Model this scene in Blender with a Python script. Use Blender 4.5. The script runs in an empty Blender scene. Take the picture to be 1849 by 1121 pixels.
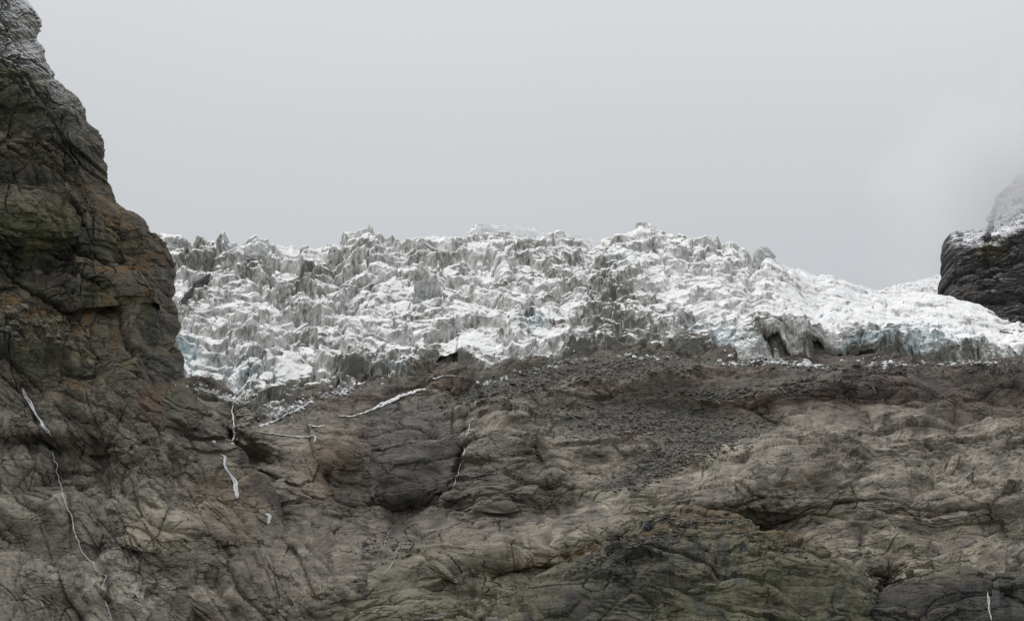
import bpy, math
import numpy as np

# ------------------------------------------------------------------ camera, sky, sun, exposure
scene = bpy.context.scene
W0, H0, F0 = 1849.0, 1121.0, 2800.0
PITCH = math.radians(14.0)
CAM = np.array([0.0, 0.0, 2.0])
cam_data = bpy.data.cameras.new("camera")
cam_data.sensor_width = 36.0
cam_data.lens = 36.0 * F0 / W0
cam_data.clip_start = 0.5
cam_data.clip_end = 30000.0
cam = bpy.data.objects.new("camera", cam_data)
cam.location = CAM.tolist()
cam.rotation_euler = (math.radians(90) + PITCH, 0, 0)
scene.collection.objects.link(cam)
scene.camera = cam

SUN_EL, SUN_AZ = math.radians(50), math.radians(-62)     # azimuth measured from +Y towards +X
world = bpy.data.worlds.new("World")
scene.world = world
world.use_nodes = True
wn, wl = world.node_tree.nodes, world.node_tree.links
wn.clear()
wout = wn.new("ShaderNodeOutputWorld")
sky = wn.new("ShaderNodeTexSky")
sky.sky_type = 'NISHITA'
sky.sun_disc = False
sky.sun_elevation = SUN_EL
sky.sun_rotation = SUN_AZ
bg_sky = wn.new("ShaderNodeBackground")
bg_sky.inputs[1].default_value = 0.05
wl.new(sky.outputs[0], bg_sky.inputs[0])
tc = wn.new("ShaderNodeTexCoord")
sep = wn.new("ShaderNodeSeparateXYZ")
wl.new(tc.outputs["Generated"], sep.inputs[0])
wnoise = wn.new("ShaderNodeTexNoise")
wnoise.inputs["Scale"].default_value = 2.2
wnoise.inputs["Detail"].default_value = 5.0
wnoise.inputs["Roughness"].default_value = 0.45
wmap = wn.new("ShaderNodeMapping")
wmap.inputs["Scale"].default_value = (1, 1, 2.2)
wl.new(tc.outputs["Generated"], wmap.inputs[0])
wl.new(wmap.outputs[0], wnoise.inputs["Vector"])
wadd = wn.new("ShaderNodeMath"); wadd.operation = 'MULTIPLY_ADD'
wl.new(wnoise.outputs[0], wadd.inputs[0])
wadd.inputs[1].default_value = 0.10
wl.new(sep.outputs["Z"], wadd.inputs[2])
ramp = wn.new("ShaderNodeValToRGB")
wl.new(wadd.outputs[0], ramp.inputs[0])
cr = ramp.color_ramp
STOPS = [(0.0, (0.38, 0.395, 0.41)), (0.30, (0.570, 0.590, 0.615)), (0.40, (0.645, 0.663, 0.685)),
         (0.50, (0.735, 0.742, 0.762)), (0.60, (0.85, 0.855, 0.87)), (0.8, (1.15, 1.15, 1.16)), (1.0, (1.55, 1.55, 1.56))]
while len(cr.elements) < len(STOPS):
    cr.elements.new(0.5)
for e, (p, c) in zip(cr.elements, STOPS):
    e.position = p
    e.color = (*c, 1)
bg_cloud = wn.new("ShaderNodeBackground")
bg_cloud.inputs[1].default_value = 1.0
wl.new(ramp.outputs[0], bg_cloud.inputs[0])
wmix = wn.new("ShaderNodeMixShader")
wmix.inputs[0].default_value = 0.96          # a closed cloud deck over the blue sky
wl.new(bg_sky.outputs[0], wmix.inputs[1])
wl.new(bg_cloud.outputs[0], wmix.inputs[2])
wl.new(wmix.outputs[0], wout.inputs[0])

sun_data = bpy.data.lights.new("sun", 'SUN')
sun_data.energy = 1.5
sun_data.angle = math.radians(22)
sun_data.color = (1.0, 0.98, 0.95)
sun = bpy.data.objects.new("sun", sun_data)
sun.rotation_euler = (math.radians(90) - SUN_EL, 0, -SUN_AZ + math.pi)
scene.collection.objects.link(sun)
# rotation check: lamp shines along its -Z; tilt about X by (90-el) then turn to the azimuth

scene.view_settings.view_transform = 'Standard'
scene.view_settings.look = 'None'
scene.view_settings.exposure = 0.0
scene.view_settings.gamma = 1.0
scene.render.engine = 'CYCLES'
scene.cycles.max_bounces = 6
scene.cycles.diffuse_bounces = 2
scene.cycles.glossy_bounces = 1
scene.cycles.volume_bounces = 3
scene.cycles.volume_step_rate = 2.0
scene.cycles.use_denoising = True

# ------------------------------------------------------------------ noise (numpy)
_rs = np.random.RandomState(7)
_perm = _rs.permutation(256).astype(np.int32)
_perm = np.concatenate([_perm, _perm, _perm])
_g = _rs.normal(size=(256, 3)).astype(np.float32)
_g /= np.linalg.norm(_g, axis=1, keepdims=True)
_rnd = _rs.rand(4096, 4).astype(np.float32)

def perlin(x, y, z):
    x = np.asarray(x, np.float32); y = np.asarray(y, np.float32); z = np.asarray(z, np.float32)
    x, y, z = np.broadcast_arrays(x, y, z)
    xf, yf, zf = np.floor(x), np.floor(y), np.floor(z)
    xi = xf.astype(np.int32) & 255; yi = yf.astype(np.int32) & 255; zi = zf.astype(np.int32) & 255
    x = x - xf; y = y - yf; z = z - zf
    u = x*x*x*(x*(x*6-15)+10); v = y*y*y*(y*(y*6-15)+10); w = z*z*z*(z*(z*6-15)+10)
    res = 0
    for dx in (0, 1):
        px = _perm[xi+dx]; wx = u if dx else 1-u
        for dy in (0, 1):
            pxy = _perm[px+yi+dy]; wxy = wx*(v if dy else 1-v)
            for dz in (0, 1):
                g = _g[_perm[(pxy+zi+dz) & 511]]
                d = g[..., 0]*(x-dx)+g[..., 1]*(y-dy)+g[..., 2]*(z-dz)
                res = res + wxy*(w if dz else 1-w)*d
    return res*1.5

def fbm(x, y, z, octs=4, rough=0.5, lac=2.03):
    z = z+0.37
    s = 0; a = 1.0; t = 0
    for k in range(octs):
        s = s + a*perlin(x+k*17.3, y+k*5.1, z-k*9.7); t += a
        a *= rough; x = x*lac; y = y*lac; z = z*lac
    return s/t*1.4

def WB(u, v):
    return 12*fbm(u/26, v/22, 0*u+71, 3)+5*fbm(u/8, v/8, 0*u+73, 2)

def ridged(x, y, z, octs=4, rough=0.5, lac=2.1):
    s = 0; a = 1.0; t = 0
    for k in range(octs):
        n = 1-np.abs(perlin(x+k*11.3, y-k*7.1, z+k*3.7))*2
        s = s + a*n; t += a
        a *= rough; x = x*lac; y = y*lac; z = z*lac
    return s/t

def cells(x, y, seed=0):
    """2-D Voronoi: offset from the nearest site (dx,dy), F2-F1, random vector of the cell"""
    x = np.asarray(x, np.float32); y = np.asarray(y, np.float32)
    xf = np.floor(x).astype(np.int64); yf = np.floor(y).astype(np.int64); seed = int(seed)
    b1 = np.full(x.shape, 9e9, np.float32); b2 = b1.copy()
    bx = np.zeros_like(x); by = np.zeros_like(x); bh = np.zeros(x.shape, np.int64)
    for i in (-1, 0, 1):
        for j in (-1, 0, 1):
            cx = xf+i; cy = yf+j
            h = ((cx*73856093) ^ (cy*19349663) ^ (seed*83492791)) & 0x7fffffff
            h = ((h ^ (h >> 13))*1274126177) & 0xfff
            r = _rnd[h]
            dx = x-(cx+r[..., 0]); dy = y-(cy+r[..., 1])
            d = dx*dx+dy*dy
            m = d < b1
            b2 = np.where(m, b1, np.minimum(b2, d))
            b1 = np.where(m, d, b1); bx = np.where(m, dx, bx); by = np.where(m, dy, by); bh = np.where(m, h, bh)
    return bx, by, np.sqrt(b2)-np.sqrt(b1), _rnd[(bh*7+13) & 4095]

def facets(x, y, seed, tilt=1.0, step=0.5):
    """chiselled planes: every cell its own tilt and height (about -1..1)"""
    dx, dy, e, r = cells(x, y, seed)
    return (dx*(r[..., 0]-.5)+dy*(r[..., 1]-.5))*2*tilt+(r[..., 2]-.5)*2*step, e, r

def sstep(a, b, x):
    t = np.clip((x-a)/(b-a), 0, 1)
    return t*t*(3-2*t)

def curve(pts, x):
    p = np.array(pts, float)
    return np.interp(x, p[:, 0], p[:, 1])

def saw(q, sharp=0.12):
    """0..1 slow rise, sharp fall"""
    f = q-np.floor(q)
    return np.where(f < 1-sharp, f/(1-sharp), (1-f)/sharp)

def blob(u, v, cx, cy, rx, ry, ang=0, soft=0.35, wob=None):
    a = math.radians(ang); c, s = math.cos(a), math.sin(a)
    du, dv = u-cx, v-cy
    p = (du*c+dv*s)/rx; q = (-du*s+dv*c)/ry
    d = np.sqrt(p*p+q*q)
    if wob is not None:
        d = d+wob
    return 1-sstep(1-soft, 1+soft, d)

# ------------------------------------------------------------------ geometry helpers
CP, SP = math.cos(PITCH), math.sin(PITCH)
def world_at(u, v, Y):
    """the point at depth Y (metres north of the camera) seen towards (u,v)"""
    dx = (u-W0/2)/F0; dz = (H0/2-v)/F0
    dy = CP-SP*dz; k = Y/dy
    return np.stack([dx*k, Y+0*k, CAM[2]+(SP+CP*dz)*k], -1)

def project(P):
    x, y, z = P[..., 0], P[..., 1], P[..., 2]-CAM[2]
    d = y*CP+z*SP
    return W0/2+F0*x/d, H0/2-F0*(-y*SP+z*CP)/d

def grid_normals(P):
    a = np.gradient(P, axis=1); b = np.gradient(P, axis=0)
    n = np.cross(a, b)
    n /= np.linalg.norm(n, axis=-1, keepdims=True)+1e-9
    f = np.sign(np.sum(n*(CAM-P), -1, keepdims=True)); f[f == 0] = 1
    return n*f

def link(o, label=None, cat=None, group=None, kind=None, parent=None):
    scene.collection.objects.link(o)
    if label: o["label"] = label
    if cat: o["category"] = cat
    if group: o["group"] = group
    if kind: o["kind"] = kind
    if parent: o.parent = parent
    return o

def raw_mesh(name, co, quads, mat, smooth=False, attrs=None):
    me = bpy.data.meshes.new(name)
    n, m = len(co), len(quads); k = quads.shape[1]
    me.vertices.add(n); me.loops.add(m*k); me.polygons.add(m)
    me.vertices.foreach_set("co", np.ascontiguousarray(co, np.float32).ravel())
    me.loops.foreach_set("vertex_index", np.ascontiguousarray(quads, np.int32).ravel())
    me.polygons.foreach_set("loop_start", np.arange(0, m*k, k, dtype=np.int32))
    me.polygons.foreach_set("use_smooth", np.full(m, smooth, bool))
    for an, av in (attrs or {}).items():
        if av.ndim == 2:
            at = me.attributes.new(an, 'FLOAT_COLOR', 'POINT')
            c = np.ones((n, 4), np.float32); c[:, :av.shape[1]] = av
            at.data.foreach_set("color", c.ravel())
        else:
            at = me.attributes.new(an, 'FLOAT', 'POINT')
            at.data.foreach_set("value", np.ascontiguousarray(av, np.float32).ravel())
    me.update(calc_edges=True)
    me.validate()
    me.materials.append(mat)
    return bpy.data.objects.new(name, me)

def sheet(name, P, mat, smooth=False, attrs=None, flip=False):
    r, c = P.shape[:2]
    idx = np.arange(r*c, dtype=np.int32).reshape(r, c)
    q = np.stack([idx[:-1, :-1], idx[:-1, 1:], idx[1:, 1:], idx[1:, :-1]], -1).reshape(-1, 4)
    # make face normals point to the side of the camera on the whole
    n = np.cross(P[r//2, c//2+1]-P[r//2, c//2], P[r//2+1, c//2]-P[r//2, c//2])
    if np.dot(n, CAM-P[r//2, c//2]) > 0:
        pass
    else:
        q = q[:, ::-1]
    at = {k: (v.reshape(-1, v.shape[-1]) if v.ndim == 3 else v.reshape(-1)) for k, v in (attrs or {}).items()}
    return raw_mesh(name, P.reshape(-1, 3), q, mat, smooth, at)

# ------------------------------------------------------------------ materials
def new_mat(name):
    m = bpy.data.materials.new(name); m.use_nodes = True
    nt = m.node_tree; nt.nodes.clear()
    out = nt.nodes.new("ShaderNodeOutputMaterial")
    b = nt.nodes.new("ShaderNodeBsdfPrincipled")
    nt.links.new(b.outputs[0], out.inputs[0])
    return m, nt, b

def N(nt, kind, **kw):
    n = nt.nodes.new(kind)
    for k, v in kw.items():
        if hasattr(n, k) and not k[0].isupper():
            setattr(n, k, v)
        else:
            n.inputs[k].default_value = v
    return n

def math_node(nt, op, a, b=None, clamp=False):
    n = nt.nodes.new("ShaderNodeMath"); n.operation = op; n.use_clamp = clamp
    for i, x in enumerate((a, b)):
        if x is None: continue
        if isinstance(x, (int, float)): n.inputs[i].default_value = x
        else: nt.links.new(x, n.inputs[i])
    return n.outputs[0]

def mapped_noise(nt, scale_vec, scale, detail=6, rough=0.6, rot=(0, 0, 0), kind="noise", loc=(0, 0, 0)):
    t = nt.nodes.new("ShaderNodeTexCoord")
    mp = nt.nodes.new("ShaderNodeMapping")
    mp.inputs["Scale"].default_value = scale_vec
    mp.inputs["Rotation"].default_value = rot
    mp.inputs["Location"].default_value = loc
    nt.links.new(t.outputs["Object"], mp.inputs[0])
    if kind == "noise":
        n = nt.nodes.new("ShaderNodeTexNoise")
        n.inputs["Scale"].default_value = scale
        n.inputs["Detail"].default_value = detail
        n.inputs["Roughness"].default_value = rough
    else:
        n = nt.nodes.new("ShaderNodeTexVoronoi"); n.feature = kind
        n.inputs["Scale"].default_value = scale
    nt.links.new(mp.outputs[0], n.inputs["Vector"])
    return n.outputs[0]

def ramp_val(nt, src, lo, hi, a=0.0, b=1.0):
    n = nt.nodes.new("ShaderNodeMapRange")
    n.inputs[1].default_value = lo; n.inputs[2].default_value = hi
    n.inputs[3].default_value = a; n.inputs[4].default_value = b
    nt.links.new(src, n.inputs[0])
    return n.outputs[0]

def mix_col(nt, fac, a, b, blend='MIX'):
    n = nt.nodes.new("ShaderNodeMix"); n.data_type = 'RGBA'; n.blend_type = blend
    for i, x in ((0, fac), (6, a), (7, b)):
        if isinstance(x, (int, float)): n.inputs[i].default_value = x
        elif isinstance(x, tuple): n.inputs[i].default_value = (*x, 1)
        else: nt.links.new(x, n.inputs[i])
    return n.outputs[2]

def attr(nt, name, fac=False):
    n = nt.nodes.new("ShaderNodeAttribute"); n.attribute_name = name
    return n.outputs["Fac"] if fac else n.outputs["Color"]

def rock_material(name, rot=(0, 0, 0), bump=1.0, streak=0.35, snow=False):
    m, nt, b = new_mat(name)
    col = mix_col(nt, 1.0, attr(nt, "tint"), (0.935, 0.905, 0.862), "MULTIPLY")
    # fine mottling of lichen and mineral grain
    n1 = mapped_noise(nt, (1, 1, 1.6), 0.55, 7, 0.7, rot)
    col = mix_col(nt, 1.0, col, ramp_val(nt, n1, 0.3, 0.7, 0.72, 1.28), 'MULTIPLY')
    n2 = mapped_noise(nt, (1, 1, 0.14), 0.22, 5, 0.6)              # water streaks run down the rock
    col = mix_col(nt, 1.0, col, ramp_val(nt, n2, 0.55, 0.72, 1.0, 1.0-streak), 'MULTIPLY')
    n3 = mapped_noise(nt, (0.35, 0.35, 1.6), 0.3, 6, 0.7, rot)     # banding along the bedding
    col = mix_col(nt, 1.0, col, ramp_val(nt, n3, 0.3, 0.7, 0.90, 1.10), 'MULTIPLY')
    # joints: thin, mostly level, the shade inside them painted into the colour
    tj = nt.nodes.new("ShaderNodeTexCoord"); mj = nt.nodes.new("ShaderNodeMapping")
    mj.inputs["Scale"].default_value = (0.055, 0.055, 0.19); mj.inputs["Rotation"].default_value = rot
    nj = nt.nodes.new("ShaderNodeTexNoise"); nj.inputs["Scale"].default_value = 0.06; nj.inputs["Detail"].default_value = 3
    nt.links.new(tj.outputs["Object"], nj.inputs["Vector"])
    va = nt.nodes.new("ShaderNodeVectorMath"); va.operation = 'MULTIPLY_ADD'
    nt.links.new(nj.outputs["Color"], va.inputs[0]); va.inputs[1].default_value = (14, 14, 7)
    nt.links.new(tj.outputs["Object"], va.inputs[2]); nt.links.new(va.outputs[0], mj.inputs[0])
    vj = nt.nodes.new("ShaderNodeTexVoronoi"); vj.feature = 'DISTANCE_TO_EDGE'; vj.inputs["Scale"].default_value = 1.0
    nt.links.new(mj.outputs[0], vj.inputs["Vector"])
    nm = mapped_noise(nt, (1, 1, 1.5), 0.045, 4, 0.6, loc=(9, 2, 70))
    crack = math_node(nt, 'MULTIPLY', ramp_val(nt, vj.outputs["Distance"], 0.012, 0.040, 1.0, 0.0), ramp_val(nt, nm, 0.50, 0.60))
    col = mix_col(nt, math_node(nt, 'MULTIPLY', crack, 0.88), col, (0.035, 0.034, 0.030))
    n5 = mapped_noise(nt, (1, 1, 1.3), 0.07, 8, 0.68, rot, loc=(40, 7, 3))
    col = mix_col(nt, 1.0, col, ramp_val(nt, n5, 0.40, 0.60, 0.66, 1.2), 'MULTIPLY')
    h1 = mapped_noise(nt, (0.7, 0.7, 1.4), 0.5, 8, 0.72, rot)
    h2 = mapped_noise(nt, (0.45, 0.45, 1.6), 0.3, 3, 0.5, rot, "F1")
    hh = math_node(nt, 'SUBTRACT', math_node(nt, 'ADD', h1, math_node(nt, 'MULTIPLY', h2, 0.5)), math_node(nt, 'MULTIPLY', crack, 1.2))
    bp = N(nt, "ShaderNodeBump"); bp.inputs["Strength"].default_value = 1.0
    bp.inputs["Distance"].default_value = 1.1*bump
    nt.links.new(hh, bp.inputs["Height"])
    nt.links.new(bp.outputs[0], b.inputs["Normal"])
    b.inputs["Roughness"].default_value = 0.75
    b.inputs["Specular IOR Level"].default_value = 0.25
    if snow:
        amt = attr(nt, "snow", True)
        sp = nt.nodes.new("ShaderNodeSeparateXYZ")
        nt.links.new(bp.outputs[0], sp.inputs[0])
        ns = mapped_noise(nt, (1, 1, 1), 0.35, 5, 0.7)
        s = math_node(nt, 'ADD', sp.outputs["Z"], math_node(nt, 'MULTIPLY', math_node(nt, 'SUBTRACT', ns, 0.5), 1.1))
        s = math_node(nt, 'ADD', s, amt)
        f = ramp_val(nt, s, 1.0, 1.12)
        f = math_node(nt, 'MULTIPLY', f, math_node(nt, 'GREATER_THAN', amt, 0.02))
        col = mix_col(nt, f, col, (0.78, 0.80, 0.83))
    nt.links.new(col, b.inputs["Base Color"])
    return m

def ice_material(name):
    m, nt, b = new_mat(name)
    blue = attr(nt, "blue", True); dirt = attr(nt, "dirt", True)
    st = mapped_noise(nt, (1, 0.7, 0.38), 0.24, 6, 0.66)      # melt streaks down the ice faces
    st2 = mapped_noise(nt, (1, 1, 0.8), 0.10, 6, 0.65, loc=(30, 4, 9))
    ice = mix_col(nt, ramp_val(nt, st2, 0.35, 0.65), (0.34, 0.34, 0.32), (0.68, 0.685, 0.665))
    ice = mix_col(nt, blue, ice, (0.36, 0.49, 0.54))
    d = math_node(nt, 'ADD', st, math_node(nt, 'MULTIPLY', dirt, 0.30))
    ice = mix_col(nt, ramp_val(nt, d, 0.48, 0.75, 0.0, 0.95), ice, (0.095, 0.090, 0.076))
    band = mapped_noise(nt, (0.15, 0.15, 1.4), 0.36, 4, 0.6, rot=(0, 0.25, 0))
    ice = mix_col(nt, ramp_val(nt, band, 0.58, 0.72, 0.0, 0.5), ice, (0.10, 0.10, 0.085))
    hn = mapped_noise(nt, (1, 1, 0.8), 0.28, 5, 0.6)
    bp = N(nt, "ShaderNodeBump"); bp.inputs["Distance"].default_value = 0.6
    nt.links.new(hn, bp.inputs["Height"])
    sp = nt.nodes.new("ShaderNodeSeparateXYZ")
    nt.links.new(bp.outputs[0], sp.inputs[0])
    ns = mapped_noise(nt, (1, 1, 1), 0.12, 6, 0.62, loc=(5, 5, 5))
    s = math_node(nt, 'ADD', sp.outputs["Z"], math_node(nt, 'MULTIPLY', math_node(nt, 'SUBTRACT', ns, 0.5), 0.8))
    s = math_node(nt, 'SUBTRACT', s, math_node(nt, 'MULTIPLY', dirt, 0.30))
    f = ramp_val(nt, s, 0.46, 0.58)
    nt.links.new(mix_col(nt, f, ice, (0.75, 0.755, 0.76)), b.inputs["Base Color"])
    nt.links.new(bp.outputs[0], b.inputs["Normal"])
    b.inputs["Roughness"].default_value = 0.7
    b.inputs["Specular IOR Level"].default_value = 0.3
    return m

def plain_material(name, c, rough=0.8, var=0.25, scale=0.8):
    m, nt, b = new_mat(name)
    n = mapped_noise(nt, (1, 1, 1), scale, 6, 0.7)
    nt.links.new(mix_col(nt, 1.0, c, ramp_val(nt, n, 0.3, 0.7, 1-var, 1+var), 'MULTIPLY'), b.inputs["Base Color"])
    b.inputs["Roughness"].default_value = rough
    return m

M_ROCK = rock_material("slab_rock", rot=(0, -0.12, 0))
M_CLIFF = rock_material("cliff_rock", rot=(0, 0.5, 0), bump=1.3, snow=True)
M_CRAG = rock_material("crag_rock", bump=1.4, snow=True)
M_ICE = ice_material("glacier_ice")
M_WATER = plain_material("foaming_water", (0.55, 0.57, 0.58), 0.35, 0.4, 1.0)
M_SNOW = plain_material("old_snow", (0.82, 0.83, 0.84), 0.7, 0.12, 0.5)
M_SLAB = plain_material("slab_snow", (0.84, 0.85, 0.85), 0.7, 0.22, 0.12)
M_SCREE = plain_material("scree_stone", (0.118, 0.113, 0.098), 0.85, 0.6, 0.9)
M_BOULDER = plain_material("boulder_stone", (0.19, 0.185, 0.155), 0.85, 0.45, 0.5)
M_ICEBLOCK = plain_material("ice_rubble", (0.66, 0.69, 0.70), 0.6, 0.3, 0.6)
M_FIN = plain_material("dark_schist", (0.085, 0.088, 0.090), 0.7, 0.45, 0.4)
M_GRASS = plain_material("autumn_grass", (0.15, 0.088, 0.028), 0.95, 0.5, 0.7)

for _m, _v in ((M_SCREE, 0.6), (M_ICEBLOCK, 0.25)):
    _nt = _m.node_tree
    _b = [n for n in _nt.nodes if n.type == 'BSDF_PRINCIPLED'][0]
    _src = _b.inputs["Base Color"].links[0].from_socket
    _geo = _nt.nodes.new("ShaderNodeNewGeometry")
    _nt.links.new(mix_col(_nt, 1.0, _src, ramp_val(_nt, _geo.outputs["Random Per Island"], 0, 1, 1-_v, 1+_v), 'MULTIPLY'), _b.inputs["Base Color"])

def lerp3(base, col, m):
    return base*(1-m[..., None])+np.array(col, np.float32)*m[..., None]

GREY = (0.245, 0.228, 0.196); PURPLE = (0.158, 0.136, 0.120); PALE = (0.36, 0.337, 0.288)
GREEN = (0.205, 0.198, 0.135); DARK = (0.060, 0.060, 0.062); RUST = (0.200, 0.118, 0.072); GRASS = (0.125, 0.082, 0.034)
SCREE = (0.120, 0.118, 0.104)

# ------------------------------------------------------------------ main rock slope
SLOPE_Y = [(560, 1640), (640, 1475), (660, 1445), (700, 1392), (760, 1325), (800, 1285), (900, 1190), (1000, 1105), (1121, 1010), (1250, 920), (1400, 840)]
TOE = [(200, 640), (300, 678), (350, 705), (400, 718), (430, 728), (455, 738), (490, 757), (530, 736), (600, 712), (660, 692), (720, 692), (770, 676), (800, 672), (850, 690),
       (900, 682), (980, 662), (1050, 648), (1100, 636), (1150, 640), (1200, 636), (1290, 646), (1350, 658), (1450, 652), (1490, 642), (1560, 645),
       (1600, 658), (1690, 652), (1760, 658), (1849, 652), (2100, 650)]
CREST = [(200, 425), (285, 436), (300, 432), (330, 429), (345, 438), (380, 437), (440, 434), (470, 436), (500, 447), (522, 450), (545, 442), (575, 436), (610, 434), (650, 425), (690, 425), (730, 430),
         (780, 426), (840, 423), (900, 420), (958, 424), (1000, 430), (1062, 440), (1080, 434), (1110, 420), (1140, 413), (1160, 408), (1180, 412), (1205, 420), (1240, 431), (1290, 428),
         (1320, 437), (1345, 450), (1358, 470), (1368, 458), (1385, 453), (1410, 470), (1440, 486), (1475, 500), (1500, 500), (1520, 505), (1545, 517), (1600, 530),
         (1700, 534), (1755, 545), (1790, 560), (1815, 577), (1849, 584), (2100, 610)]

def slope_base_y(u, v):
    y = curve(SLOPE_Y, v)
    # large relief: (cx, cy, rx, ry, angle, metres towards the viewer)
    for cx, cy, rx, ry, ang, a in (
        (560, 850, 70, 110, 35, 22), (500, 800, 60, 50, 0, 16),       # rounded slabs right of the gully
        (430, 850, 40, 150, -12, -34), (480, 960, 60, 50, 0, -14),    # gully of the waterfall
        (735, 800, 80, 75, 25, 24), (720, 940, 120, 40, 0, -26),      # the dark boss and the hollow under it
        (620, 790, 45, 70, 40, 20), (900, 830, 55, 110, 5, 30),       # its left and right shoulders
        (690, 716, 60, 17, -18, 14), (815, 696, 30, 14, 0, 12),       # rust domes below the ice
        (1000, 800, 150, 35, 5, 14), (1080, 870, 120, 28, 0, 8), (950, 880, 80, 40, -20, 14),
        (1080, 700, 90, 30, 0, 12), (1260, 760, 160, 40, 10, -10),
        (1500, 700, 200, 34, 0, 16), (1480, 830, 220, 60, -15, 24), (1700, 900, 200, 50, 0, 16),
        (1300, 900, 180, 40, -8, 16), (1620, 760, 240, 30, 0, -8),
        (1000, 985, 170, 34, -10, 16), (840, 1010, 110, 30, -25, 12), (1100, 985, 60, 16, 0, -8),
        (600, 1060, 120, 60, -25, 24), (420, 1060, 110, 60, -10, 26), (700, 985, 60, 60, 60, -16),
        (1600, 1085, 60, 60, 0, -30), (1350, 1000, 120, 60, 0, -14)):
        y = y-2.2*a*np.exp(-(lambda p, q: (p*p+q*q))(*rot_uv(u-cx, v-cy, rx, ry, ang)))
    if np.size(u) > 5000:
        for pts, w, dep in (([(853, 745), (836, 800), (832, 845), (815, 885), (790, 930)], 9, 16),
                            ([(640, 752), (610, 800), (590, 860), (596, 930), (600, 985)], 8, 9),
                            ([(421, 720), (421, 796), (405, 825), (430, 898), (486, 946), (520, 1010)], 12, 14),
                            ([(960, 808), (985, 850), (1005, 880)], 5, 7), ([(1455, 770), (1475, 800), (1530, 835)], 4, 6),
                            ([(1590, 1121), (1585, 1085), (1530, 1030), (1440, 985), (1350, 950)], 10, 12), ([(1645, 800), (1680, 850), (1610, 870)], 5, 6),
                            ([(950, 955), (955, 985), (965, 1005)], 3.5, 7), ([(705, 950), (712, 1005), (660, 1055)], 8, 8), ([(870, 900), (868, 925)], 5, 7),
                            ([(1690, 905), (1760, 915)], 3, 5), ([(1360, 700), (1345, 740), (1400, 770)], 6, 6), ([(540, 760), (545, 830), (520, 880)], 5, 5)):
            y = y+dep*groove(u+5*fbm(u/30, v/30, 0*u, 2), v+5*fbm(u/30, v/30, 0*u+7, 2), pts, w)
    return y

def groove(u, v, pts, w):
    """1 on the polyline, fading over w pixels"""
    best = np.full(u.shape, 1e9)
    for (x0, y0), (x1, y1) in zip(pts[:-1], pts[1:]):
        dx, dy = x1-x0, y1-y0
        t = np.clip(((u-x0)*dx+(v-y0)*dy)/(dx*dx+dy*dy), 0, 1)
        best = np.minimum(best, (u-x0-t*dx)**2+(v-y0-t*dy)**2)
    return np.exp(-best/(w*w))

def rot_uv(du, dv, rx, ry, ang):
    a = math.radians(ang); c, s = math.cos(a), math.sin(a)
    return (du*c+dv*s)/rx, (-du*s+dv*c)/ry

def billow(x, y, z, octs=3, rough=0.5):
    """rounded bulges parted by sharp creases, about 0..1"""
    t = 0; k = 1.0; n = 0
    for i in range(octs):
        t = t+k*np.abs(perlin(x+7.7*i, y-3.1*i, z+1.3*i)); n += k
        k *= rough; x = x*2.07; y = y*2.07; z = z*2.07
    return t/n*2.2

def terrace(g, h, k=0.12):
    """turns a smooth field into sheets of thickness h with sharp broken edges"""
    t = g/h; f = t-np.floor(t)
    return h*(np.floor(t)+sstep(0, k, f)*0.85+0.15*f)-g*0.35

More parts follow.
